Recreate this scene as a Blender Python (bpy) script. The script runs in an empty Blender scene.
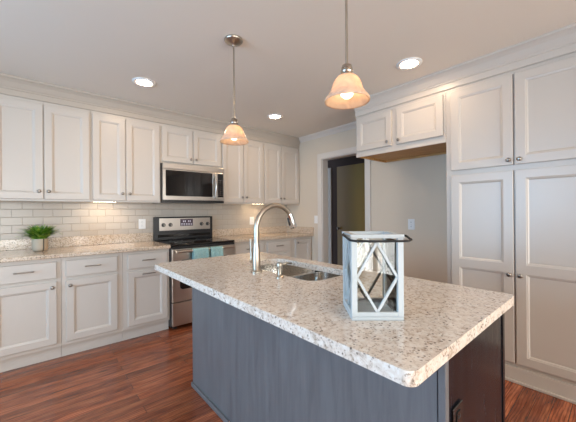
import bpy, bmesh, math, random
from mathutils import Vector, Matrix
random.seed(7)
C = bpy.context.scene.collection
SC = bpy.context.scene
PI = math.pi

# ------------------------------------------------------------------ camera
CAM = Vector((-3.25, -3.8022, 1.2587)); yaw = math.radians(49.1745); roll = -0.0076
F = Vector((math.cos(yaw), math.sin(yaw), 0)); R = Vector((math.sin(yaw), -math.cos(yaw), 0)); U = Vector((0, 0, 1))
c_, s_ = math.cos(roll), math.sin(roll)
R2 = c_*R + s_*U; U2 = c_*U - s_*R
cd = bpy.data.cameras.new('camera'); cam = bpy.data.objects.new('camera', cd); C.objects.link(cam)
cd.sensor_width = 36; cd.lens = 36*292.57/576; cd.shift_y = 0.64/576; cd.clip_start = 0.02
M = Matrix((R2, U2, -F)).transposed().to_4x4(); M.translation = CAM
cam.matrix_world = M
SC.camera = cam

# ------------------------------------------------------------------ view, world, daylight
SC.view_settings.view_transform = 'Standard'; SC.view_settings.look = 'None'
SC.view_settings.gamma = 1; SC.view_settings.use_curve_mapping = False
SC.view_settings.exposure = 0.72
w = bpy.data.worlds.new('sky'); SC.world = w; w.use_nodes = True
bg = w.node_tree.nodes['Background']; bg.inputs[0].default_value = (.62, .78, 1, 1); bg.inputs[1].default_value = 1.2

def area(name, loc, direction, sx, sy, power, color):
    l = bpy.data.lights.new(name, 'AREA'); l.shape = 'RECTANGLE'; l.size = sx; l.size_y = sy
    l.energy = power; l.color = color
    o = bpy.data.objects.new(name, l); C.objects.link(o); o.location = loc
    o.rotation_euler = Vector(direction).to_track_quat('-Z', 'Y').to_euler()
    return o
# daylight entering through the windows of the left wall and the glazed wall behind the camera
area('daylight_left', (-5.93, -2.3, 1.45), (1, 0, 0), 2.2, 1.5, 98, (.36, .66, 1))
area('daylight_near_left', (-4.2, -6.93, 1.15), (0, 1, 0), 1.7, 2.1, 80, (1, .95, .89))
area('daylight_near_right', (-1.6, -6.93, 1.15), (0, 1, 0), 1.7, 2.1, 80, (1, .95, .89))
LAMP = 76; BULB = 6; WARM = (1, .76, .52); LAMPC = (1, .72, .46)

# ------------------------------------------------------------------ materials
def mat(name, col, rough=.5, metal=0, **kw):
    m = bpy.data.materials.new(name); m.use_nodes = True
    b = m.node_tree.nodes['Principled BSDF']
    b.inputs['Base Color'].default_value = (*col, 1); b.inputs['Roughness'].default_value = rough
    b.inputs['Metallic'].default_value = metal
    for k, v in kw.items(): b.inputs[k.replace('_', ' ')].default_value = v
    return m
class N:
    def __init__(s, m): s.t = m.node_tree; s.b = s.t.nodes['Principled BSDF']
    def n(s, typ, **kw):
        x = s.t.nodes.new(typ)
        for k, v in kw.items():
            if hasattr(x, k): setattr(x, k, v)
            else: x.inputs[k].default_value = v
        return x
    def l(s, a, b): s.t.links.new(a, b)
    def coords(s, scale=(1, 1, 1), rot=(0, 0, 0), loc=(0, 0, 0)):
        tc = s.n('ShaderNodeTexCoord'); mp = s.n('ShaderNodeMapping')
        mp.inputs['Scale'].default_value = scale; mp.inputs['Rotation'].default_value = rot; mp.inputs['Location'].default_value = loc
        s.l(tc.outputs['Object'], mp.inputs[0]); return mp.outputs[0]
    def ramp(s, fac, stops, interp='LINEAR'):
        r = s.n('ShaderNodeValToRGB'); e = r.color_ramp.elements; r.color_ramp.interpolation = interp
        while len(e) > 1: e.remove(e[-1])
        e[0].position = stops[0][0]; e[0].color = (*stops[0][1], 1)
        for p, c in stops[1:]:
            q = e.new(p); q.color = (*c, 1)
        s.l(fac, r.inputs[0]); return r.outputs[0]
    def mix(s, fac, a, b, mode='MIX'):
        x = s.n('ShaderNodeMix', data_type='RGBA', blend_type=mode)
        for sock, v in ((x.inputs[0], fac), (x.inputs[6], a), (x.inputs[7], b)):
            if hasattr(v, 'type') and hasattr(v, 'node'): s.l(v, sock)
            else: sock.default_value = v if not isinstance(v, tuple) else (*v, 1)
        return x.outputs[2]
    def bump(s, h, strength=.2, dist=.002, invert=False):
        b = s.n('ShaderNodeBump', invert=invert); b.inputs['Strength'].default_value = strength; b.inputs['Distance'].default_value = dist
        s.l(h, b.inputs['Height']); s.l(b.outputs[0], s.b.inputs['Normal'])

M_paint = mat('white_cabinet_paint', (.54, .48, .42), .32)
def painted(name, col, rough, sc=120, st=.04):
    m = mat(name, col, rough); k = N(m)
    nz = k.n('ShaderNodeTexNoise', Scale=sc, Detail=3.); k.l(k.coords(), nz.inputs['Vector']); k.bump(nz.outputs[0], st, .001)
    return m
M_wall = painted('greige_wall_paint', (.64, .54, .425), .7)
M_ceil = painted('ceiling_paint', (.78, .715, .63), .8)
M_crown = mat('crown_paint', (.46, .39, .32), .4)
M_trim = mat('white_trim_paint', (.66, .60, .535), .35)
M_steel = mat('brushed_stainless_steel', (.53, .49, .45), .28, 1)
k = N(M_steel); nz = k.n('ShaderNodeTexNoise', Scale=6., Detail=4.); k.l(k.coords((1, 1, 60)), nz.inputs['Vector']); k.bump(nz.outputs[0], .03, .001)
M_sink = mat('satin_sink_steel', (.60, .57, .53), .22, 1)
M_nickel = mat('brushed_nickel', (.44, .385, .32), .3, 1)
M_knob = mat('satin_nickel_knob', (.30, .27, .24), .3, 1)
M_chrome = mat('chrome_spray_head', (.7, .7, .7), .1, 1)
M_black = mat('black_enamel', (.012, .012, .013), .3)
M_glassblk = mat('black_glass', (.008, .007, .007), .06)
M_matte = mat('matte_black_wire', (.008, .008, .008), .7)
M_raw = mat('raw_birch_plywood', (.6, .36, .12), .6)
k = N(M_raw); nz = k.n('ShaderNodeTexNoise', Scale=5., Detail=6.); k.l(k.coords((1, 14, 1)), nz.inputs['Vector'])
k.l(k.ramp(nz.outputs[0], [(.3, (.44, .22, .07)), (.7, (.66, .40, .15))]), k.b.inputs['Base Color'])
M_plate = mat('white_plastic', (.78, .77, .75), .35)
M_slot = mat('dark_slot', (.05, .05, .05), .5)

# floor: stained oak strips along x
M_floor = mat('stained_red_oak', (.2, .07, .04), .16, 0)
k = N(M_floor); v = k.coords()
br = k.n('ShaderNodeTexBrick', offset=.37, squash=1.); br.inputs['Scale'].default_value = 1
br.inputs['Brick Width'].default_value = 1.15; br.inputs['Row Height'].default_value = .083; br.inputs['Mortar Size'].default_value = .0012
br.inputs['Mortar Smooth'].default_value = .2; br.inputs['Bias'].default_value = 0
br.inputs['Color1'].default_value = (0, 0, 0, 1); br.inputs['Color2'].default_value = (1, 1, 1, 1); br.inputs['Mortar'].default_value = (.5, .5, .5, 1)
k.l(v, br.inputs['Vector'])
sep = k.n('ShaderNodeSeparateColor'); k.l(br.outputs[0], sep.inputs[0])
off = k.n('ShaderNodeCombineXYZ'); mu = k.n('ShaderNodeMath', operation='MULTIPLY'); mu.inputs[1].default_value = 13; k.l(sep.outputs[0], mu.inputs[0])
k.l(mu.outputs[0], off.inputs[0]); k.l(mu.outputs[0], off.inputs[2])
ad = k.n('ShaderNodeVectorMath', operation='ADD'); k.l(v, ad.inputs[0]); k.l(off.outputs[0], ad.inputs[1])
mp = k.n('ShaderNodeMapping'); mp.inputs['Scale'].default_value = (1.5, 9, 1); k.l(ad.outputs[0], mp.inputs[0])
g = k.n('ShaderNodeTexNoise', Scale=1.9, Detail=7., Roughness=.62, Distortion=.9); k.l(mp.outputs[0], g.inputs['Vector'])
mp2 = k.n('ShaderNodeMapping'); mp2.inputs['Scale'].default_value = (3, 90, 1); k.l(ad.outputs[0], mp2.inputs[0])
g2 = k.n('ShaderNodeTexNoise', Scale=2.5, Detail=4.); k.l(mp2.outputs[0], g2.inputs['Vector'])
grain = k.ramp(g.outputs[0], [(.28, (.11, .022, .008)), (.42, (.28, .068, .025)), (.56, (.38, .108, .042)), (.74, (.56, .20, .085))])
fine = k.ramp(g2.outputs[0], [(.35, (.62, .62, .62)), (.6, (1.08, 1.08, 1.08))])
col = k.mix(1., grain, fine, 'MULTIPLY')
wa = k.n('ShaderNodeTexWave', bands_direction='Y'); wa.inputs['Scale'].default_value = 2.2; wa.inputs['Distortion'].default_value = 9; wa.inputs['Detail'].default_value = 3; wa.inputs['Detail Scale'].default_value = .8
k.l(mp.outputs[0], wa.inputs['Vector'])
col = k.mix(1., col, k.ramp(wa.outputs[1], [(.0, (.62, .56, .54)), (.45, (1.05, 1.05, 1.05)), (1, (1.12, 1.12, 1.12))]), 'MULTIPLY')
plank = k.ramp(sep.outputs[0], [(0, (.66, .62, .60)), (1, (1.22, 1.20, 1.18))])
col = k.mix(1., col, plank, 'MULTIPLY')
col = k.mix(br.outputs['Fac'], col, (.02, .008, .005))
k.l(col, k.b.inputs['Base Color']); k.bump(br.outputs['Fac'], .5, .001, True)
k.l(k.ramp(g2.outputs[0], [(.3, (.16,)*3), (.7, (.27,)*3)]), k.b.inputs['Roughness'])
k.b.inputs['Specular IOR Level'].default_value = .85

# granite
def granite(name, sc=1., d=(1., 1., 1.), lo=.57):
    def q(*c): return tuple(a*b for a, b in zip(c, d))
    m = mat(name, (.7, .62, .54), .12); k = N(m); v = k.coords()
    n1 = k.n('ShaderNodeTexNoise', Scale=48.*sc, Detail=5., Roughness=.65, Distortion=.6); k.l(v, n1.inputs['Vector'])
    base = k.ramp(n1.outputs[0], [(.34, q(.48, .39, .31)), (.44, q(.68, .58, .49)), (.54, q(.74, .66, .575)), (.70, q(.80, .755, .70))])
    n2 = k.n('ShaderNodeTexNoise', Scale=110.*sc, Detail=3., Roughness=.6); k.l(v, n2.inputs['Vector'])
    f2 = k.ramp(n2.outputs[0], [(lo, (0, 0, 0)), (lo+.07, (.75, .75, .75))])
    c1 = k.mix(f2, base, (.30, .215, .16))
    vo = k.n('ShaderNodeTexVoronoi', Scale=75.*sc); k.l(v, vo.inputs['Vector'])
    n3 = k.n('ShaderNodeTexNoise', Scale=14.*sc, Detail=2.); k.l(v, n3.inputs['Vector'])
    s1 = k.ramp(vo.outputs['Distance'], [(.20, (1, 1, 1)), (.30, (0, 0, 0))])
    s2 = k.ramp(n3.outputs[0], [(.47, (0, 0, 0)), (.57, (.9, .9, .9))])
    c2 = k.mix(k.mix(1., s1, s2, 'MULTIPLY'), c1, (.085, .06, .05))
    k.l(c2, k.b.inputs['Base Color'])
    return m
M_gran = granite('speckled_cream_granite')
M_gran2 = granite('warm_lit_cream_granite', .8, (.84, .76, .66), .52)  # same stone as the island top, warm light tinted into its colour

# subway tile
M_tile = mat('glazed_white_subway_tile', (.72, .68, .62), .24); k = N(M_tile)
tc = k.n('ShaderNodeTexCoord'); sx = k.n('ShaderNodeSeparateXYZ'); cx = k.n('ShaderNodeCombineXYZ'); k.l(tc.outputs['Object'], sx.inputs[0])
k.l(sx.outputs[0], cx.inputs[0]); k.l(sx.outputs[2], cx.inputs[1])
br = k.n('ShaderNodeTexBrick', offset=.5); br.inputs['Scale'].default_value = 1; br.inputs['Brick Width'].default_value = .152; br.inputs['Row Height'].default_value = .0765
br.inputs['Mortar Size'].default_value = .0035; br.inputs['Mortar Smooth'].default_value = .7
br.inputs['Color1'].default_value = (.465, .40, .33, 1); br.inputs['Color2'].default_value = (.435, .37, .305, 1); br.inputs['Mortar'].default_value = (.40, .34, .275, 1)
k.l(cx.outputs[0], br.inputs['Vector']); k.l(br.outputs[0], k.b.inputs['Base Color']); k.bump(br.outputs['Fac'], .8, .003, True)

# espresso wood
def woodmat(name, a, b, rough, coat=0.):
    m = mat(name, a, rough); k = N(m)
    nz = k.n('ShaderNodeTexNoise', Scale=3.2, Detail=7., Roughness=.65, Distortion=.5); k.l(k.coords((9, 9, .8)), nz.inputs['Vector'])
    k.l(k.ramp(nz.outputs[0], [(.34, a), (.66, b)]), k.b.inputs['Base Color'])
    k.l(k.ramp(nz.outputs[0], [(.3, (rough-.06,)*3), (.7, (rough+.1,)*3)]), k.b.inputs['Roughness'])
    return m
M_sheen = woodmat('espresso_wood_window_sheen', (.112, .111, .115), (.155, .153, .156), .38)  # espresso wood with the window sheen put into its colour as grey
M_esp = woodmat('espresso_stained_wood', (.006, .006, .008), (.013, .012, .016), .2)
M_esp.node_tree.nodes['Principled BSDF'].inputs['Specular IOR Level'].default_value = .22

def glassmat(name, col=(1, 1, 1), rough=0.):
    m = bpy.data.materials.new(name); m.use_nodes = True; t = m.node_tree; t.nodes.clear()
    o = t.nodes.new('ShaderNodeOutputMaterial'); mx = t.nodes.new('ShaderNodeMixShader'); tr = t.nodes.new('ShaderNodeBsdfTransparent')
    gl = t.nodes.new('ShaderNodeBsdfGlossy'); fr = t.nodes.new('ShaderNodeFresnel'); fr.inputs[0].default_value = 1.4
    tr.inputs[0].default_value = (*col, 1); gl.inputs['Roughness'].default_value = rough
    t.links.new(fr.outputs[0], mx.inputs[0]); t.links.new(tr.outputs[0], mx.inputs[1]); t.links.new(gl.outputs[0], mx.inputs[2]); t.links.new(mx.outputs[0], o.inputs[0])
    return m
M_pane = glassmat('clear_glass', (.985, .995, .99))
def emit(name, col, st):
    m = bpy.data.materials.new(name); m.use_nodes = True; t = m.node_tree; t.nodes.clear()
    o = t.nodes.new('ShaderNodeOutputMaterial'); e = t.nodes.new('ShaderNodeEmission'); e.inputs[0].default_value = (*col, 1); e.inputs[1].default_value = st
    t.links.new(e.outputs[0], o.inputs[0]); return m
M_lens = emit('recessed_lamp_lens', LAMPC, LAMP)
M_bulb = emit('warm_bulb', WARM, BULB)
M_puck = emit('under_cabinet_lens', (1, .78, .52), 30)
# alabaster glass shade: lit by the bulb inside it
M_shade = bpy.data.materials.new('alabaster_glass'); M_shade.use_nodes = True; t = M_shade.node_tree; t.nodes.clear()
o = t.nodes.new('ShaderNodeOutputMaterial'); a1 = t.nodes.new('ShaderNodeAddShader'); tl = t.nodes.new('ShaderNodeBsdfTranslucent'); df = t.nodes.new('ShaderNodeBsdfPrincipled')
nz = t.nodes.new('ShaderNodeTexNoise'); nz.inputs['Scale'].default_value = 16; nz.inputs['Detail'].default_value = 4; nz.inputs['Distortion'].default_value = 1.5
rp = t.nodes.new('ShaderNodeValToRGB'); rp.color_ramp.elements[0].position = .3; rp.color_ramp.elements[0].color = (.40, .25, .13, 1)
rp.color_ramp.elements[1].position = .7; rp.color_ramp.elements[1].color = (.60, .45, .30, 1)
df.inputs['Base Color'].default_value = (.36, .31, .25, 1); df.inputs['Roughness'].default_value = .15
tc = t.nodes.new('ShaderNodeTexCoord'); t.links.new(tc.outputs['Object'], nz.inputs['Vector']); t.links.new(nz.outputs[0], rp.inputs[0]); t.links.new(rp.outputs[0], tl.inputs[0])
t.links.new(tl.outputs[0], a1.inputs[0]); t.links.new(df.outputs[0], a1.inputs[1]); t.links.new(a1.outputs[0], o.inputs[0])

M_towel = mat('teal_terry_cloth', (.22, .48, .48), .95); k = N(M_towel)
nz = k.n('ShaderNodeTexNoise', Scale=160., Detail=2.); k.l(k.coords(), nz.inputs['Vector']); k.bump(nz.outputs[0], .8, .004)
k.l(k.ramp(nz.outputs[0], [(.35, (.20, .36, .35)), (.65, (.38, .57, .54))]), k.b.inputs['Base Color'])
M_leaf = mat('green_leaf', (.10, .26, .03), .45); k = N(M_leaf)
nz = k.n('ShaderNodeTexNoise', Scale=30., Detail=2.); k.l(k.coords(), nz.inputs['Vector'])
k.l(k.ramp(nz.outputs[0], [(.3, (.03, .11, .008)), (.5, (.10, .26, .02)), (.68, (.36, .50, .06))]), k.b.inputs['Base Color'])
M_pot = mat('whitewashed_pot', (.66, .63, .57), .6); k = N(M_pot)
tc = k.n('ShaderNodeTexCoord'); sx = k.n('ShaderNodeSeparateXYZ'); k.l(tc.outputs['Object'], sx.inputs[0])
at = k.n('ShaderNodeMath', operation='ARCTAN2'); k.l(sx.outputs[0], at.inputs[0]); k.l(sx.outputs[1], at.inputs[1])
wv = k.n('ShaderNodeMath', operation='PINGPONG'); wv.inputs[1].default_value = PI/3; sh = k.n('ShaderNodeMath', operation='ADD'); sh.inputs[1].default_value = PI/3+.42; k.l(at.outputs[0], sh.inputs[0]); k.l(sh.outputs[0], wv.inputs[0])
stripe = k.ramp(wv.outputs[0], [(0.0, (1, 1, 1)), (.07, (1, 1, 1)), (.11, (0, 0, 0))])
k.l(k.mix(stripe, (.46, .37, .27), (.10, .085, .07)), k.b.inputs['Base Color'])
M_soil = mat('dark_potting_soil', (.02, .015, .01), .95)
M_lant = mat('distressed_white_lantern_paint', (.6, .64, .65), .5); k = N(M_lant)
nz = k.n('ShaderNodeTexNoise', Scale=28., Detail=5.); k.l(k.coords((1, 1, .4)), nz.inputs['Vector'])
k.l(k.ramp(nz.outputs[0], [(.30, (.33, .36, .36)), (.42, (.45, .48, .485))]), k.b.inputs['Base Color'])
M_brown = mat('dark_brown_hall_shade', (.05, .02, .010), .6)  # shade of the unlit hall painted into the wall colour
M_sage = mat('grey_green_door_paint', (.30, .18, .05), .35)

# ------------------------------------------------------------------ mesh helpers
def obj(name, bm, m, parent=None, smooth=False, bevel=0., auto=None):
    bmesh.ops.recalc_face_normals(bm, faces=bm.faces)
    me = bpy.data.meshes.new(name); bm.to_mesh(me); bm.free()
    ms = m if isinstance(m, (list, tuple)) else [m]
    for x in ms: me.materials.append(x)
    if smooth:
        for p in me.polygons: p.use_smooth = True
    o = bpy.data.objects.new(name, me); C.objects.link(o)
    if parent: o.parent = parent
    if smooth and auto:
        e = o.modifiers.new('split', 'EDGE_SPLIT'); e.split_angle = math.radians(auto)
    if bevel:
        b = o.modifiers.new('bevel', 'BEVEL'); b.width = bevel; b.segments = 2; b.limit_method = 'ANGLE'
    return o
def tag(o, label=None, cat=None, group=None, kind=None):
    for kk, vv in (('label', label), ('category', cat), ('group', group), ('kind', kind)):
        if vv: o[kk] = vv
    return o
def thing(name, label, cat, loc=(0, 0, 0), rotz=0, group=None):
    o = bpy.data.objects.new(name, None); C.objects.link(o); o.location = loc; o.rotation_euler = (0, 0, rotz)
    o.empty_display_size = .1
    return tag(o, label, cat, group)
def struct(name, bm, m, label=None, **kw):
    o = obj(name, bm, m, **kw); tag(o, label, None, None, 'structure'); return o
def B(*boxes, bm=None):
    bm = bm or bmesh.new()
    for (x0, y0, z0, x1, y1, z1) in boxes:
        v = [bm.verts.new((x, y, z)) for x in (x0, x1) for y in (y0, y1) for z in (z0, z1)]
        for f in ((0, 1, 3, 2), (4, 6, 7, 5), (0, 4, 5, 1), (2, 3, 7, 6), (0, 2, 6, 4), (1, 5, 7, 3)): bm.faces.new([v[i] for i in f])
    return bm
def lathe(prof, n=32, bm=None, c=(0, 0, 0), axis='z', cap=True):
    bm = bm or bmesh.new(); rings = []
    for r, h in prof:
        ring = []
        for i in range(n):
            a = 2*PI*i/n; p, q = r*math.cos(a), r*math.sin(a)
            co = {'z': (p, q, h), 'y': (p, h, q), 'x': (h, p, q)}[axis]
            ring.append(bm.verts.new((c[0]+co[0], c[1]+co[1], c[2]+co[2])))
        rings.append(ring)
    for a, b in zip(rings, rings[1:]):
        for i in range(n): bm.faces.new((a[i], a[(i+1) % n], b[(i+1) % n], b[i]))
    if cap: bm.faces.new(rings[0]); bm.faces.new(rings[-1][::-1])
    return bm
def tube(pts, r, n=12, bm=None, closed=False, up=Vector((0, 0, 1))):
    bm = bm or bmesh.new(); pts = [Vector(p) for p in pts]; rings = []; L = len(pts); rs = r if isinstance(r, (list, tuple)) else [r]*L
    prev = None
    for i, p in enumerate(pts):
        if closed: d = pts[(i+1) % L]-pts[i-1]
        else: d = pts[min(i+1, L-1)]-pts[max(i-1, 0)]
        d.normalize()
        if prev is None:
            s = d.cross(up)
            if s.length < 1e-3: s = d.cross(Vector((1, 0, 0)))
        else: s = prev - d*prev.dot(d)
        s.normalize(); prev = s; t = d.cross(s)
        rings.append([bm.verts.new(p+rs[i]*(math.cos(2*PI*j/n)*s+math.sin(2*PI*j/n)*t)) for j in range(n)])
    for a, b in (list(zip(rings, rings[1:])) + ([(rings[-1], rings[0])] if closed else [])):
        for j in range(n): bm.faces.new((a[j], a[(j+1) % n], b[(j+1) % n], b[j]))
    if not closed: bm.faces.new(rings[0]); bm.faces.new(rings[-1][::-1])
    return bm
def prism(poly, fn, a, b, bm=None):
    """extrude a 2-D outline: fn(p, q, t) -> xyz, from t=a to t=b"""
    bm = bm or bmesh.new()
    A = [bm.verts.new(fn(p, q, a)) for p, q in poly]; Bv = [bm.verts.new(fn(p, q, b)) for p, q in poly]; n = len(poly)
    for i in range(n): bm.faces.new((A[i], A[(i+1) % n], Bv[(i+1) % n], Bv[i]))
    bm.faces.new(A[::-1]); bm.faces.new(Bv); return bm
def rrect(x0, y0, x1, y1, r, seg=8):
    out = []
    for cx, cy, a0 in ((x1-r, y1-r, 0), (x0+r, y1-r, 90), (x0+r, y0+r, 180), (x1-r, y0+r, 270)):
        for i in range(seg+1):
            a = math.radians(a0+90*i/seg); out.append((cx+r*math.cos(a), cy+r*math.sin(a)))
    return out
def slab_hole(outer, holes, z0, z1):
    bm = bmesh.new(); edges = []
    for loop in [outer]+holes:
        vs = [bm.verts.new((x, y, z0)) for x, y in loop]
        edges += [bm.edges.new((vs[i], vs[(i+1) % len(vs)])) for i in range(len(vs))]
    r = bmesh.ops.triangle_fill(bm, use_beauty=True, use_dissolve=False, edges=edges)
    fs = [f for f in r['geom'] if isinstance(f, bmesh.types.BMFace)]
    ex = bmesh.ops.extrude_face_region(bm, geom=fs)
    for v in ex['geom']:
        if isinstance(v, bmesh.types.BMVert): v.co.z = z1
    return bm
def panel_door(x0, z0, x1, z1, y=0., t=.02, fw=.057, rails=(), flat=False):
    """framed door front lying in front of plane y (towards -y) with recessed panels; rails = extra cross rails (z centres)"""
    bm = bmesh.new()
    def ring(a, b, c, d, yy): return [bm.verts.new(p) for p in ((a, yy, b), (c, yy, b), (c, yy, d), (a, yy, d))]
    def loft(r1, r2):
        for i in range(4): bm.faces.new((r1[i], r1[(i+1) % 4], r2[(i+1) % 4], r2[i]))
    e = .003
    back = ring(x0, z0, x1, z1, y); side = ring(x0, z0, x1, z1, y-t+e); front = ring(x0+e, z0+e, x1-e, z1-e, y-t)
    bm.faces.new(back[::-1]); loft(back, side); loft(side, front)
    if flat: bm.faces.new(front); return bm
    cuts = [z0+fw] + [z for rz in rails for z in (rz-.033, rz+.033)] + [z1-fw]
    holes = []
    for i in range(0, len(cuts), 2):
        a, b, c, d = x0+fw, cuts[i], x1-fw, cuts[i+1]
        r1 = ring(a, b, c, d, y-t); r2 = ring(a+.004, b+.004, c-.004, d-.004, y-t+.003); r3 = ring(a+.010, b+.010, c-.010, d-.010, y-t+.0045)
        r4 = ring(a+.017, b+.017, c-.017, d-.017, y-t+.011)
        loft(r1, r2); loft(r2, r3); loft(r3, r4); bm.faces.new(r4); holes.append(r1)
    # frame face: left/right strips and rails
    xs_l, xs_r = front[0], front[1]
    bm.faces.new([front[0]] + [front[3]] + [v for h in reversed(holes) for v in (h[3], h[0])])
    bm.faces.new([front[1]] + [v for h in holes for v in (h[1], h[2])] + [front[2]])
    bm.faces.new([front[0], holes[0][0], holes[0][1], front[1]])
    bm.faces.new([front[3], front[2], holes[-1][2], holes[-1][3]])
    for h1, h2 in zip(holes, holes[1:]): bm.faces.new((h1[3], h2[0], h2[1], h1[2]))
    return bm
def knob(parent, x, y, z):
    prof = [(.0055, 0), (.0055, -.012), (.013, -.016), (.0155, -.021), (.014, -.026), (.007, -.029)]
    return obj('knob', lathe(prof, 20, c=(x, y, z), axis='y'), M_knob, parent, smooth=True)
def bar_pull(parent, x, y, z, L=.12):
    bm = tube([(x-L/2, y-.026, z), (x+L/2, y-.026, z)], .005, 12)
    for s in (-1, 1): tube([(x+s*(L/2-.012), y, z), (x+s*(L/2-.012), y-.026, z)], .0042, 10, bm=bm)
    return obj('handle', bm, M_knob, parent, smooth=True, auto=40)

# ------------------------------------------------------------------ room shell
H = 2.435; XL, YN = -5.8, -6.8; T = .14
M_out = mat('grass_lawn', (.08, .14, .03), .9)
struct('floor', B((XL-T, YN-T, -.1, 2.2, T, 0)), M_floor, 'glossy red-brown oak strip floor running along the range wall')
struct('ceiling', B((XL-T, YN-T, H, 2.2, T, H+.1)), M_ceil, 'flat ceiling with recessed lights')
struct('wall_far', B((XL-T, 0, 0, 0, T, H)), M_wall, 'far wall behind the range')
DY0, DY1, DZ = -1.588, -.821, 2.045
struct('wall_right', B((0, DY1, 0, .12, T, H), (0, DY0, DZ, .12, DY1, H), (0, YN-T, 0, .12, DY0, H)), M_wall, 'greige wall with the doorway and the refrigerator alcove')
def wall_x(x0, x1, ya, yb, wins):     # wall of constant x with window holes
    bs = []; y = ya
    for (a, b, c, d) in wins:
        bs += [(x0, y, 0, x1, a, H), (x0, a, 0, x1, b, c), (x0, a, d, x1, b, H)]; y = b
    bs.append((x0, y, 0, x1, yb, H)); return B(*bs)
WL = [(-3.4, -1.2, .7, 2.2)]
struct('wall_left', wall_x(XL-T, XL, YN-T, 0, WL), M_wall)
WN = [(-5.05, -3.35, .2, 2.3), (-2.45, -.75, .2, 2.3)]
bs = []; x = XL
for (a, b, c, d) in WN: bs += [(x, YN-T, 0, a, YN, H), (a, YN-T, 0, b, YN, c), (a, YN-T, d, b, YN, H)]; x = b
bs.append((x, YN-T, 0, 0, YN, H)); struct('wall_near', B(*bs), M_wall)
def window(nm, parts, gl):
    o = struct(nm, B(*parts), M_trim); g_ = obj('pane', B(gl), M_pane, o); return o
for i, (a, b, c, d) in enumerate(WL):
    fr = [(XL-.10, a, c, XL-.03, a+.05, d), (XL-.10, b-.05, c, XL-.03, b, d), (XL-.10, a, c, XL-.03, b, c+.05), (XL-.10, a, d-.05, XL-.03, b, d)]
    fr += [(XL-.09, y-.02, c, XL-.04, y+.02, d) for y in ((2*a+b)/3, (a+2*b)/3)]
    window('window_%d' % (i+1), fr, (XL-.07, a+.05, c+.05, XL-.065, b-.05, d-.05))
for i, (a, b, c, d) in enumerate(WN):
    fr = [(a, YN-.10, c, a+.05, YN-.03, d), (b-.05, YN-.10, c, b, YN-.03, d), (a, YN-.10, c, b, YN-.03, c+.05), (a, YN-.10, d-.05, b, YN-.03, d), ((a+b)/2-.03, YN-.09, c, (a+b)/2+.03, YN-.04, d)]
    window('window_%d' % (i+2), fr, (a+.05, YN-.07, c+.05, b-.05, YN-.065, d-.05))

# hall seen through the doorway
struct('wall_hall_back', B((1.0, -3.2, 0, 1.1, .6, H)), M_brown, 'hall wall beyond the doorway, its shade coloured dark brown')
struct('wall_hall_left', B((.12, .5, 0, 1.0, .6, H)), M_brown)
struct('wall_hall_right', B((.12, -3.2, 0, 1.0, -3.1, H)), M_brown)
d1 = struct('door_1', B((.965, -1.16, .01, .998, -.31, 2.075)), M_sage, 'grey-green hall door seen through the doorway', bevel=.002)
obj('door_handle', lathe([(.012, 0), (.012, -.03), (.026, -.04), (.026, -.06), (.01, -.068)], 20, c=(.965, -.37, .95), axis='x'), M_knob, d1, smooth=True)
struct('trim_1', B((.975, -.15, 0, .999, -.045, 2.08)), M_trim, 'pale casing of the hall door')

# doorway casing with jamb
cw = .076
bm = B((-.018, DY1-.004, 0, -.0005, DY1+cw, DZ+cw), (-.018, DY0-cw, 0, -.0005, DY0+.004, DZ+cw), (-.018, DY0+.004, DZ-.004, -.0005, DY1-.004, DZ+cw),
       (-.0005, DY1-.014, 0, .1205, DY1-.0005, DZ-.0005), (-.0005, DY0+.0005, 0, .1205, DY0+.014, DZ-.0005), (-.0005, DY0+.014, DZ-.014, .1205, DY1-.014, DZ-.0005))
struct('trim_2', bm, M_trim, 'white casing and jamb around the doorway', bevel=.003)
# crown on the right wall between the corner and the cabinet over the alcove
cp = [(0, H-.068), (-.010, H-.068), (-.014, H-.060), (-.024, H-.045), (-.042, H-.028), (-.058, H-.018), (-.060, H-.010), (-.068, H-.008), (-.068, H-.0005), (0, H-.0005)]
struct('trim_3', prism(cp, lambda p, q, t: (p-.0005, t, q), -1.873, -.373), M_trim, 'white crown moulding above the doorway')
# crown over the cabinets
def cabcrown(y0):   # local outline, front plane at y0 (negative = towards room)
    z = 2.281
    return [(.02, z), (-.008, z), (-.012, z+.006), (-.012, z+.050), (-.018, z+.054), (-.018, z+.064), (-.026, z+.075), (-.044, z+.108), (-.060, z+.126), (-.070, z+.134), (-.074, z+.136), (-.074, H-.0005), (.02, H-.0005)]
UY = -.32
struct('trim_4', prism(cabcrown(0), lambda p, q, t: (t, UY+p, q), XL+.001, -.001), M_crown, 'crown moulding over the upper cabinets of the range wall')
PX = -.593
struct('trim_5', prism(cabcrown(0), lambda p, q, t: (PX+p, t, q), -3.85, -1.874), M_paint, 'crown moulding over the pantry cabinet and alcove cabinet')
struct('baseboard_right', B((-.014, -2.797, 0, -.0005, -1.665, .10)), M_trim, bevel=.002)
struct('baseboard_corner', B((-.014, -.742, 0, -.0005, -.66, .10)), M_trim, bevel=.002)

# tile backsplash on the far wall
tb = obj('tile_backsplash', B((XL+.01, -.008, 1.016, -.002, -.0005, 1.3705), (-2.166, -.008, .90, -1.399, -.0005, 1.016)), M_tile)
tag(tb, 'cream subway tile backsplash between counters and upper cabinets', 'backsplash')

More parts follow.
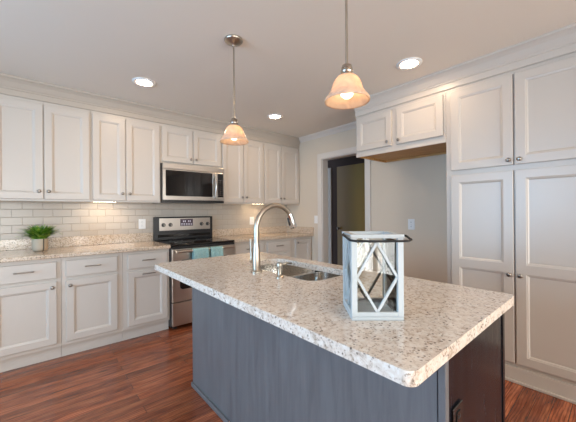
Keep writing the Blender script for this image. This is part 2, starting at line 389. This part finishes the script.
# ------------------------------------------------------------------ cabinets (local frame: x along the run, -y towards the room)
def cabinet(name, label, loc, rotz, w, depth, z0, z1, fronts, cat='cabinet', group=None, raised=.0, kick=0., raw=False, body_top=None, shoe=False):
    """front of the face frame at local y=0, the body goes back to y=depth"""
    t = thing(name, label, cat, loc, rotz, group)
    zb = z0+kick; top = body_top or z1; th = .018
    bm = B((0, .018, zb+raised, th, depth, top), (w-th, .018, zb+raised, w, depth, top), (th, .018, zb+raised, w-th, depth, zb+raised+th),
           (th, .018, top-th, w-th, depth, top), (th, depth-.006, zb+raised+th, w-th, depth, top-th))
    xs = sorted(fronts, key=lambda f: f[1])
    ff = [(0, 0, zb, w, .018, top)]
    B(*ff, bm=bm)
    obj('body', bm, M_paint, t)
    if kick: obj('toe_kick', B((.0, .035, z0+.001, w, .05, zb)), M_paint, t)
    if raw:
        obj('underside', B((.002, .019, zb+raised-.003, w-.002, depth-.002, zb+raised-.0005), (.0, .019, zb-.001+raised*.2, .016, depth-.001, zb+raised-.003), (w-.016, .019, zb-.001+raised*.2, w, depth-.001, zb+raised-.003), (.016, depth-.016, zb+raised*.2, w-.016, depth-.001, zb+raised-.003)), M_raw, t)
    for f in fronts:
        kind, a, b, c, d = f[:5]; o = f[5] if len(f) > 5 else {}
        if kind == 'door':
            dr = obj('door', panel_door(a, c, b, d, y=-.0005, rails=o.get('rails', ()), fw=o.get('fw', .055)), M_paint, t)
            if 'k' in o: knob(dr, o['k'][0], -.0205, o['k'][1])
            if 'pull' in o: bar_pull(dr, (a+b)/2, -.0205, o['pull'], .125)
        else:
            dr = obj('drawer', panel_door(a, c, b, d, y=-.0005, flat=True), M_paint, t, bevel=.002)
            bar_pull(dr, (a+b)/2, -.0205, (c+d)/2+.008, o.get('L', .125))
    return t
UD, UT, UB = .3, 2.25, 1.388       # upper doors: top and bottom
def upper(label, x0, x1, split, z0=1.372, zd=None, kz=1.46, g='upper cabinets on the range wall'):
    w = x1-x0; s = split-x0; zd = zd or z0+.018
    fr = [('door', .014, s-.004, zd, UT, {'k': (s-.034, kz)}), ('door', s+.004, w-.014, zd, UT, {'k': (s+.034, kz)})]
    return cabinet('upper_cabinet', label, (x0+.001, UY, 0), 0, w-.002, .318, z0, 2.2805, fr, group=g, raised=.016)
upper('white double-door upper cabinet at the left edge, above the potted plant', -3.55, -2.83, -3.19)
upper('white double-door upper cabinet directly left of the microwave', -2.83, -2.165, -2.523)
upper('short white double-door upper cabinet above the microwave', -2.165, -1.40, -1.785, z0=1.828, zd=1.85, kz=1.90)
upper('white double-door upper cabinet directly right of the microwave', -1.40, -.718, -1.062)
upper('white double-door upper cabinet in the corner, nearest the doorway wall', -.718, -.003, -.379)
upper('white double-door upper cabinet beyond the left edge of the view', -4.27, -3.55, -3.91)

BY = -.59; BK = .11
def base(label, x0, x1, dx0, dx1, knobside=None, drawer=True, pull=False, g='white base cabinets on the range wall'):
    w = x1-x0; a, b = dx0-x0, dx1-x0; fr = []
    top = .852; dtop = .675
    if drawer: fr.append(('drawer', a, b, .703, .845))
    else: dtop = .845
    o = {}
    if knobside == 'r': o['k'] = (b-.03, dtop-.045)
    if knobside == 'l': o['k'] = (a+.03, dtop-.045)
    if pull: o['pull'] = dtop-.03
    fr.append(('door', a, b, .142, dtop, o))
    return cabinet('base_cabinet', label, (x0+.001, BY, 0), 0, w-.002, .585, 0, .8785, fr, group=g, kick=BK)
base('white base cabinet at the left edge, drawer over door, below the potted plant', -3.56, -3.083, -3.53, -3.115, 'r')
base('white base cabinet in the middle of the left run, knob at upper left', -3.083, -2.61, -3.052, -2.659, 'l')
base('white pull-out base cabinet directly left of the range, two bar handles', -2.61, -2.165, -2.568, -2.193, None, pull=True)
base('white base cabinet directly right of the range', -1.40, -.90, -1.365, -.93, 'r')
base('white base cabinet with a drawer, seen behind the faucet', -.90, -.40, -.865, -.455, 'l')
base('narrow full-door base cabinet in the corner by the doorway wall', -.40, -.004, -.345, -.03, 'l', drawer=False)
base('white base cabinet beyond the left edge of the view', -4.27, -3.56, -4.23, -3.60, 'r')

# counters
def counter(label, x0, x1, right_return=False):
    t = thing('countertop', label, 'countertop', (x0, -.65, .88), 0, 'granite counters on the range wall')
    w = x1-x0
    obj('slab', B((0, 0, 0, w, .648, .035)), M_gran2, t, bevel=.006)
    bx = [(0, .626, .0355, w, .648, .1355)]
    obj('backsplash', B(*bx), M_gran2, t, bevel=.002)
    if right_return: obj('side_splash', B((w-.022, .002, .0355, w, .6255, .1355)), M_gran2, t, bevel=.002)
    return t
counter('speckled granite countertop with the potted plant, left of the range', -4.27, -2.167)
counter('speckled granite countertop in the corner, right of the range', -1.398, -.0015, True)

# alcove cabinet (over refrigerator space)
y0 = -1.876
cabinet('alcove_cabinet', 'short white double-door cabinet high over the empty refrigerator alcove', (PX, y0, 0), -PI/2, .921, -PX-.003, 1.842, 2.2805,
        [('door', .02, .424, 1.90, UT, {'k': (.386, 1.938)}), ('door', .478, .903, 1.90, UT, {'k': (.506, 1.938)})], raised=.03, raw=True)
# pantry
py = -2.8
p = cabinet('pantry_cabinet', 'tall white four-door pantry cabinet at the right edge', (PX, py, 0), -PI/2, .94, -PX-.003, 0, 2.2805,
        [('door', .041, .462, 1.590, UT, {'k': (.436, 1.625), 'fw': .06}), ('door', .474, .895, 1.590, UT, {'k': (.500, 1.625), 'fw': .06}),
         ('door', .041, .462, .142, 1.548, {'k': (.436, .785), 'rails': (.83,), 'fw': .06}), ('door', .474, .895, .142, 1.548, {'k': (.500, .785), 'rails': (.83,), 'fw': .06})], kick=.0)
obj('base_trim', B((0, -.016, .001, .94, -.0005, .112), (0, -.03, .001, .94, -.0165, .02)), M_paint, p, bevel=.003)

# ------------------------------------------------------------------ range
t = thing('range', 'freestanding stainless steel electric range with black backguard, teal towels on its handle', 'range', (-2.1625, -.66, 0))
W = .759
obj('body', B((0, .035, .03, W, .645, .895)), M_black, t, bevel=.004)
for fx in (.03, W-.07):
    for fy in (.06, .56): obj('foot', B((fx, fy, .001, fx+.04, fy+.04, .0295)), M_black, t)
ck = obj('cooktop', B((-.001, .0, .8955, W+.001, .60, .917)), M_glassblk, t, bevel=.006)
M_ring = mat('printed_grey_burner_ring', (.10, .10, .10), .3)
for (bx, by, r) in ((.20, .16, .105), (.56, .16, .085), (.20, .43, .075), (.56, .43, .1)):
    obj('burner', lathe([(r, .0001), (r, .0006), (r-.004, .0006), (r-.004, .0001)], 40, c=(bx, by, .917), cap=False), M_ring, ck)
dr = obj('oven_door', B((.004, 0, .30, W-.004, .034, .875)), [M_steel], t, bevel=.005)
obj('door_trim', B((.004, -.003, .866, W-.004, -.0005, .892)), M_black, dr)
wp = [(p, q) for p, q in rrect(.085, .43, W-.085, .745, .035)]
obj('window', prism(wp, lambda p, q, tt: (p, tt, q), -.004, -.0005), M_glassblk, dr)
bm = tube([(.03, -.055, .842), (W-.03, -.055, .842)], .0135, 16)
for xx in (.05, W-.05): tube([(xx, -.0005, .842), (xx, -.055, .842)], .010, 12, bm=bm)
obj('handle', bm, M_steel, dr, smooth=True, auto=40)
obj('storage_drawer', B((.004, 0, .045, W-.004, .034, .29)), M_steel, t, bevel=.005)
bg_ = obj('backguard', B((0, .585, .9175, W, .640, 1.205)), M_black, t, bevel=.008)
cpn = obj('control_panel', B((.055, .578, 1.035, W-.04, .5845, 1.188)), M_steel, bg_, bevel=.002)
obj('display', B((.31, .573, 1.085, .475, .5775, 1.175)), mat('violet_grey_display', (.09, .06, .075), .15), cpn)
M_seg = mat('display_digits', (.6, .55, .62), .4)
for i in (0, 1, 3, 4): obj('digit', B((.345+.022*i, .5715, 1.135, .357+.022*i, .5728, 1.155)), M_seg, cpn)
for i in range(5):
    for j in (0, 1): obj('button', B((.32+.031*i, .5715, 1.095+.016*j, .34+.031*i, .5728, 1.103+.016*j)), M_seg, cpn)
for kx in (.103, .187, .594, .680):
    kb = obj('control_knob', lathe([(.024, .5775), (.024, .572), (.019, .570), (.017, .553), (.012, .551)], 24, c=(kx, 0, 1.105), axis='y'), M_black, cpn, smooth=True, auto=40)
    obj('pointer', B((kx-.0025, .549, 1.09, kx+.0025, .5505, 1.12)), M_steel, kb)
obj('vent_slot', B((.04, .5835, .955, W-.04, .5848, .985)), M_glassblk, bg_)
# towels over the handle
def towel(x0, x1, drop, label):
    bm = bmesh.new(); n = 14; rows = []
    yc, zc, r = -.715, .842, .020
    path = [(yc+.024, zc-drop*.8)] + [(yc+.021, zc-.05)]
    for i in range(9):
        a = math.radians(0+180*i/8); path.append((yc+r*math.cos(a), zc+r*math.sin(a)))
    for kk in range(1, 7): path.append((yc-r-.002*math.sin(kk), zc-drop*kk/6))
    for (yy, zz) in path:
        rows.append([bm.verts.new((x0+(x1-x0)*i/n, yy-.003*math.sin(i*1.3+zz*20)*(1 if zz < zc else .1), zz)) for i in range(n+1)])
    for a, b in zip(rows, rows[1:]):
        for i in range(n): bm.faces.new((a[i], a[i+1], b[i+1], b[i]))
    o = obj('towel', bm, M_towel, smooth=True); s = o.modifiers.new('thick', 'SOLIDIFY'); s.thickness = .006; s.offset = .0
    tag(o, label, 'towel', 'teal towels on the oven handle'); return o
towel(-1.955, -1.775, .30, 'left teal hand towel draped over the oven handle')
towel(-1.752, -1.60, .27, 'right teal hand towel draped over the oven handle')

# ------------------------------------------------------------------ microwave
t = thing('microwave', 'stainless over-the-range microwave with dark window above the range', 'microwave', (-2.1635, -.40, 1.374))
W = .762; Hm = .45
obj('body', B((0, .03, 0, W, .395, Hm)), M_black, t, bevel=.003)
obj('vent_grille', B((0, .005, -.001, W, .0295, .028)), M_black, t)
obj('top_strip', B((0, 0, .385, W, .0295, Hm)), M_steel, t, bevel=.004)
dr = obj('door', B((0, 0, .031, .655, .0295, .383)), M_steel, t, bevel=.004)
obj('window', prism(rrect(.03, .075, .60, .37, .012), lambda p, q, tt: (p, tt, q), -.003, -.0005), M_glassblk, dr)
hp = [(.632, -.001, .062), (.632, -.018, .066)] + [(.632, -.018-.026*math.sin(PI*i/10), .075+.275*i/10) for i in range(11)] + [(.632, -.018, .358), (.632, -.001, .362)]
obj('handle', tube(hp, .0115, 14, up=Vector((1, 0, 0))), M_steel, dr, smooth=True, auto=50)
cpn = obj('control_panel', B((.657, 0, .031, W, .0295, .383)), M_steel, t, bevel=.004)
obj('keypad', B((.672, -.003, .075, W-.012, -.0005, .37)), M_glassblk, cpn)
M_key = mat('grey_print', (.2, .18, .17), .5)
for i in range(3):
    for j in range(8): obj('key', B((.682+.024*i, -.0036, .10+.026*j, .694+.024*i, -.0031, .106+.026*j)), M_key, cpn)
obj('lower_strip', B((.0, -.002, .030, W, -.0005, .068)), M_steel, t, bevel=.001)

# ------------------------------------------------------------------ outlets and switches
def outlet(name, label, loc, rotz, w, h, m, kind):
    t = thing(name, label, kind, loc, rotz)
    pl = obj('cover_plate', B((-w/2, -.006, -h/2, w/2, -.0005, h/2)), m, t, bevel=.0025)
    if kind == 'outlet':
        for s in (-1, 1):
            so = obj('socket', prism(rrect(-.016, s*.024-.016, .016, s*.024+.016, .008, 4), lambda p, q, tt: (p, tt, q), -.0085, -.0062), m, t)
            obj('slot', B((-.007, -.0092, s*.024-.004, -.0045, -.0087, s*.024+.006), (.0045, -.0092, s*.024-.004, .007, -.0087, s*.024+.005)), M_slot, so)
        obj('screw', lathe([(.003, -.0062), (.003, -.0075), (.001, -.008)], 12, axis='y'), M_nickel, t)
    else:
        n = max(1, round(w/.055)-0)
        for i in range(n):
            cx = (i-(n-1)/2)*.046
            obj('rocker', B((cx-.016, -.010, -.033, cx+.016, -.0062, .033)), m, t, bevel=.002)
    return t
outlet('wall_outlet', 'white outlet on the greige wall of the refrigerator alcove', (-.0002, -2.195, 1.103), -PI/2, .078, .122, M_plate, 'outlet')
outlet('wall_switch', 'white light switch beside the doorway above the corner counter', (-.0002, -.700, 1.135), -PI/2, .075, .12, M_plate, 'switch')
outlet('wall_outlet', 'white outlet on the tile left of the range', (-2.283, -.0085, 1.124), 0, .078, .118, M_plate, 'outlet')
outlet('wall_outlet', 'white outlet on the tile seen inside the faucet curve', (-.714, -.0085, 1.122), 0, .078, .118, M_plate, 'outlet')

# ------------------------------------------------------------------ island
IX0, IX1, IY0, IY1 = -2.390, -1.800, -3.470, -1.735
t = thing('kitchen_island', 'kitchen island with window sheen coloured grey on its long side and espresso end panel', 'island', (0, 0, 0))
SX0, SX1, SY0, SY1 = -2.232, -1.885, -2.80, -2.105
obj('body', B((IX0+.02, IY0+.02, .1, SX0-.03, IY1-.0, .8785), (SX1+.03, IY0+.02, .1, IX1-.02, IY1, .8785), (SX0-.03, IY0+.02, .1, SX1+.03, SY0-.03, .8785), (SX0-.03, SY1+.03, .1, SX1+.03, IY1, .8785), (SX0-.03, SY0-.03, .1, SX1+.03, SY1+.03, .60), (IX0+.02, IY0+.02, .001, IX1-.08, IY1, .1)), M_esp, t)
bp_ = obj('back_panel', B((IX0, IY0+.022, .001, IX0+.0195, IY1, .8785)), M_sheen, t); bp_['label'] = 'espresso wood back panel with window sheen coloured in as slate grey'
obj('corner_post', B((IX0-.004, IY0-.003, .001, IX0+.0195, IY0+.019, .8785)), M_sheen, t, bevel=.003)
obj('base_shoe', B((IX0-.014, IY0+.02, .001, IX0-.0005, IY1+.002, .030)), M_sheen, t, bevel=.004)
obj('end_panel', B((IX0+.020, IY0, .001, IX1-.028, IY0+.0195, .8785)), M_esp, t)
obj('end_stile', B((IX1-.027, IY0-.004, .001, IX1, IY0+.0195, .8785)), M_esp, t, bevel=.002)
# doors on the working side
for i in range(3):
    yy = IY0+.06+i*.56
    tmp = panel_door(0, .13, .52, .85, y=0)
    bmesh.ops.transform(tmp, matrix=Matrix.Translation((IX1-.0195, yy, 0)) @ Matrix.Rotation(PI/2, 4, 'Z'), verts=tmp.verts)
    obj('door', tmp, M_esp, t)
# granite top
hole = rrect(SX0, SY0, SX1, SY1, .07)
t = thing('island_countertop', 'large speckled granite island top with sink cutout', 'countertop', (0, 0, 0))
obj('slab', slab_hole(rrect(-2.649, -3.506, -1.7775, -1.719, .026, 8), [hole], .8795, .914), M_gran, t, bevel=.004)

# sink
t = thing('sink', 'double-bowl undermount stainless sink set in the island', 'sink', (0, 0, 0))
ym = -2.52
def bowl(x0, y0, x1, y1, r, parent):
    bm = bmesh.new(); rings = []
    for ins, z in ((-.012, .8785), (0, .8785), (.001, .865), (.008, .72), (.03, .695), (.07, .690)):
        rings.append([bm.verts.new((x, y, z)) for x, y in rrect(x0+ins, y0+ins, x1-ins, y1-ins, max(.01, r-ins*.6), 8)])
    for a, b in zip(rings, rings[1:]):
        for i in range(len(a)): bm.faces.new((a[i], a[(i+1) % len(a)], b[(i+1) % len(a)], b[i]))
    bm.faces.new(rings[-1])
    o = obj('bowl', bm, M_sink, parent, smooth=True, auto=60)
    bmesh.ops
    cx, cy = (x0+x1)/2, (y0+y1)/2
    obj('drain', lathe([(.045, .6905), (.042, .693), (.035, .692), (.0, .6905)], 28, c=(cx, cy, 0), cap=False), M_chrome, o, smooth=True)
bowl(SX0-.002, SY0-.002, SX1+.002, ym-.014, .068, t)
bowl(SX0-.002, ym+.014, SX1+.002, SY1+.002, .068, t)

# faucet
t = thing('faucet', 'tall brushed-nickel gooseneck pull-down faucet standing at the sink edge', 'faucet', (-2.297, -2.42, .9145))
obj('base', lathe([(.033, 0), (.033, .008), (.028, .012), (.0235, .018), (.0215, .13), (.0165, .165)], 32), M_nickel, t, smooth=True, auto=50)
pts = [(0, 0, .16), (0, 0, .20), (0, 0, .24)] + [(.143-.143*math.cos(math.radians(a)), 0, .24+.143*math.sin(math.radians(a))) for a in range(10, 141, 10)]
obj('neck', tube(pts, .0150, 20, up=Vector((0, 1, 0))), M_nickel, t, smooth=True, auto=60)
e = Vector(pts[-1]); dd = Vector((.032, 0, -.086)).normalized()
obj('spray_head', tube([e+dd*.001, e+dd*.015, e+dd*.05, e+dd*.085, e+dd*.095], [.0165, .0190, .0215, .0245, .022], 20, up=Vector((0, 1, 0))), M_chrome, t, smooth=True, auto=50)
bt = obj('spray_button', tube([e+dd*.025+Vector((-.018, 0, -.003)), e+dd*.075+Vector((-.0215, 0, -.003))], .008, 10, up=Vector((0, 1, 0))), M_black, t, smooth=True)
bm = tube([(0, .02, .058), (0, .050, .058)], .013, 16)
obj('valve', bm, M_nickel, t, smooth=True, auto=40)
obj('lever', tube([(0, .046, .06), (0, .050, .085), (0, .053, .13), (0, .055, .185)], [.009, .007, .0065, .0085], 12), M_nickel, t, smooth=True, auto=60)
# soap dispenser
t = thing('soap_dispenser', 'small brushed-nickel soap pump on the counter right of the faucet', 'soap dispenser', (-2.285, -2.615, .9145))
obj('collar', lathe([(.022, 0), (.022, .006), (.016, .012), (.0125, .014), (.0125, .045), (.009, .048), (.009, .055)], 24), M_nickel, t, smooth=True, auto=40)
obj('pump_head', lathe([(.015, .0555), (.016, .060), (.016, .074), (.012, .079)], 24), M_nickel, t, smooth=True, auto=40)
obj('spout', tube([(.01, 0, .068), (.05, 0, .070), (.085, 0, .064)], [.0065, .0055, .005], 12, up=Vector((0, 1, 0))), M_nickel, t, smooth=True)
# outlet on island end
t = outlet('island_outlet', 'small black outlet on the espresso end panel of the island', (-2.312, IY0-.0002, .630), 0, .072, .115, mat('black_plastic', (.015, .014, .014), .2), 'outlet')

# ------------------------------------------------------------------ lantern
ax, ay = -2.50, -3.237; ang = math.atan2(-.110, .123); S = .163
t = thing('lantern', 'white wooden lattice lantern with glass panes and black wire handle on the island', 'lantern', (ax, ay, .9145), ang)
LH = .270; pw = .018
for (x, y) in ((0, 0), (S-pw, 0), (0, S-pw), (S-pw, S-pw)):
    obj('post', B((x, y, .012, x+pw, y+pw, LH-.012)), M_lant, t, bevel=.001)
obj('base', B((0, 0, 0, S, S, .0115)), M_lant, t, bevel=.002)
obj('top_frame', B((-.002, -.002, LH-.0115, S+.002, pw, LH), (-.002, S-pw, LH-.0115, S+.002, S+.002, LH), (-.002, pw, LH-.0115, pw, S-pw, LH), (S-pw, pw, LH-.0115, S+.002, S-pw, LH)), M_lant, t)
def lattice(parent):
    a, b, z0, z1 = pw, S-pw, .020, LH-.020
    bm = bmesh.new()
    def bar(p, q, wd=.0075, y0=.003, y1=.011):
        p = Vector((p[0], 0, p[1])); q = Vector((q[0], 0, q[1])); d = (q-p).normalized(); n = Vector((-d.z, 0, d.x))*wd/2
        vs = [bm.verts.new((v.x, yy, v.z)) for yy in (y0, y1) for v in (p+n, p-n, q-n, q+n)]
        for f in ((0, 1, 2, 3), (7, 6, 5, 4), (0, 4, 5, 1), (1, 5, 6, 2), (2, 6, 7, 3), (3, 7, 4, 0)): bm.faces.new([vs[i] for i in f])
    m = (a+b)/2; zm = (z0+z1)/2
    bar((m+.003, z0), (a, zm)); bar((a, zm), (m+.003, z1)); bar((m-.003, z0), (b, zm)); bar((b, zm), (m-.003, z1))
    return bm
for i, (ox, oy, rz) in enumerate(((0, 0, 0), (S, 0, PI/2), (S, S, PI), (0, S, -PI/2))):
    bm = lattice(None); mt = Matrix.Translation((ox, oy, 0)) @ Matrix.Rotation(rz, 4, 'Z')
    B((pw, .001, .0125, S-pw, .014, .026), bm=bm)
    bmesh.ops.transform(bm, matrix=mt, verts=bm.verts); obj('lattice', bm, M_lant, t)
    bm = B((pw, .0145, .013, S-pw, .0165, LH-.019)); bmesh.ops.transform(bm, matrix=mt, verts=bm.verts); obj('glass_pane', bm, M_pane, t)
zz = LH-.006; m_ = S/2+.03
hp = [(-.006, m_, zz), (-.012, m_-.02, zz-.002), (-.016, .02, zz+.000), (-.010, -.030, zz-.002), (.004, -.050, zz-.003), (.02, -.055, zz-.003), (S/2, -.052, zz-.004), (S-.02, -.055, zz-.003), (S-.004, -.050, zz-.003), (S+.012, -.030, zz-.002), (S+.016, .02, zz), (S+.012, m_-.02, zz), (S+.006, m_, zz)]
obj('wire_handle', tube([(p[0], p[1], p[2]-(.006 if p[1] < 0 else 0)) for p in hp], .0036, 8), M_matte, t, smooth=True)

# ------------------------------------------------------------------ potted plant
t = thing('potted_plant', 'small leafy green plant in a whitewashed pot on the left counter', 'plant', (-3.218, -.30, .9155))
po = obj('pot', lathe([(.040, 0), (.052, .010), (.058, .03), (.059, .113), (.054, .115), (.053, .095)], 36), M_pot, t, smooth=True, auto=50)
obj('soil', lathe([(.0525, .096), (.0525, .100), (.02, .103)], 24), M_soil, t)
bm = bmesh.new()
for i in range(420):
    a = random.uniform(0, 2*PI); r0 = .042*math.sqrt(random.random()); lean = random.uniform(.1, 1.15)*(.35+r0/.045)
    L = random.uniform(.12, .205); wd = random.uniform(.004, .008)
    p = Vector((r0*math.cos(a), r0*math.sin(a), .10)); out = Vector((math.cos(a+random.uniform(-.5, .5)), math.sin(a+random.uniform(-.5, .5)), 0)); side = Vector((-out.y, out.x, 0))
    prev = None
    for j in range(6):
        f = j/5; th = lean*.9*f+lean*.25
        c = p+out*(L*f*math.sin(th))+Vector((0, 0, L*f*math.cos(th*.85)*.75)); ww = wd*math.sin(PI*min(1, .15+f*.85))+.0004
        cur = (bm.verts.new(c-side*ww), bm.verts.new(c+side*ww))
        if prev: bm.faces.new((prev[0], prev[1], cur[1], cur[0]))
        prev = cur
obj('foliage', bm, M_leaf, t)

# ------------------------------------------------------------------ lamps
def downlight(x, y, label):
    t = thing('recessed_ceiling_light', label, 'ceiling light', (x, y, H-.0005), 0, 'recessed ceiling lights')
    obj('trim_ring', lathe([(.098, 0), (.096, -.006), (.080, -.009), (.070, -.008), (.062, -.0005)], 40, cap=False), M_plate, t, smooth=True)
    obj('lens', lathe([(.061, -.0005), (.060, -.004), (.0, -.005)], 40, cap=False), M_lens, t)
for x, y, l in ((-2.50, -.965, 'round recessed ceiling light above the left counter'), (-1.004, -.971, 'round recessed ceiling light near the far corner above the faucet'),
                (-.981, -2.67, 'round recessed ceiling light in front of the pantry cabinet'), (-2.5, -4.6, 'round recessed ceiling light behind the view'), (-4.4, -2.6, 'round recessed ceiling light left of the view')):
    downlight(x, y, l)
def pendant(x, y, label, rod_r=.0055, zr=1.735):
    t = thing('pendant_light', label, 'pendant light', (x, y, zr), 0, 'pendant lights over the island')
    top = H-zr-.0005
    obj('canopy', lathe([(.062, top), (.064, top-.006), (.058, top-.016), (.040, top-.026), (.016, top-.034), (.010, top-.046)], 36), M_nickel, t, smooth=True, auto=60)
    obj('rod', lathe([(rod_r, .150), (rod_r, top-.04)], 12), M_nickel, t, smooth=True, auto=40)
    obj('socket_cap', lathe([(.012, .162), (.020, .158), (.024, .146), (.021, .142), (.027, .136), (.027, .128), (.023, .122), (.027, .117), (.026, .108), (.03, .104)], 30), M_nickel, t, smooth=True, auto=50)
    prof = [(.028, .112), (.040, .108), (.052, .096), (.060, .080), (.066, .060), (.072, .044), (.083, .028), (.093, .016), (.098, .006), (.096, .0), (.090, .004), (.079, .018), (.069, .034), (.063, .046), (.057, .066), (.050, .084), (.038, .101), (.026, .106)]
    obj('glass_shade', lathe(prof, 48, cap=False), M_shade, t, smooth=True)
    obj('bulb', lathe([(.010, .10), (.013, .085), (.024, .062), (.0285, .045), (.025, .028), (.014, .018), (.001, .0155)], 24), M_bulb, t, smooth=True)
pendant(-2.219, -2.054, 'farther pendant light with bell glass shade and full ceiling canopy in view')
pendant(-2.219, -3.008, 'nearer pendant light with bell glass shade above the lantern')
# under-cabinet lamps
def strip(x, w, label):
    t = thing('under_cabinet_light', label, 'light', (x, -.20, 1.3875), 0, 'under-cabinet lights')
    obj('housing', B((-w/2, -.03, -.010, w/2, .03, 0)), M_plate, t, bevel=.002)
    obj('lens', B((-w/2+.008, -.024, -.012, w/2-.008, .024, -.0105)), M_puck, t)
strip(-2.69, .22, 'small lit lamp under the upper cabinet left of the microwave')
strip(-.72, .22, 'small lit lamp under the corner upper cabinets behind the faucet')
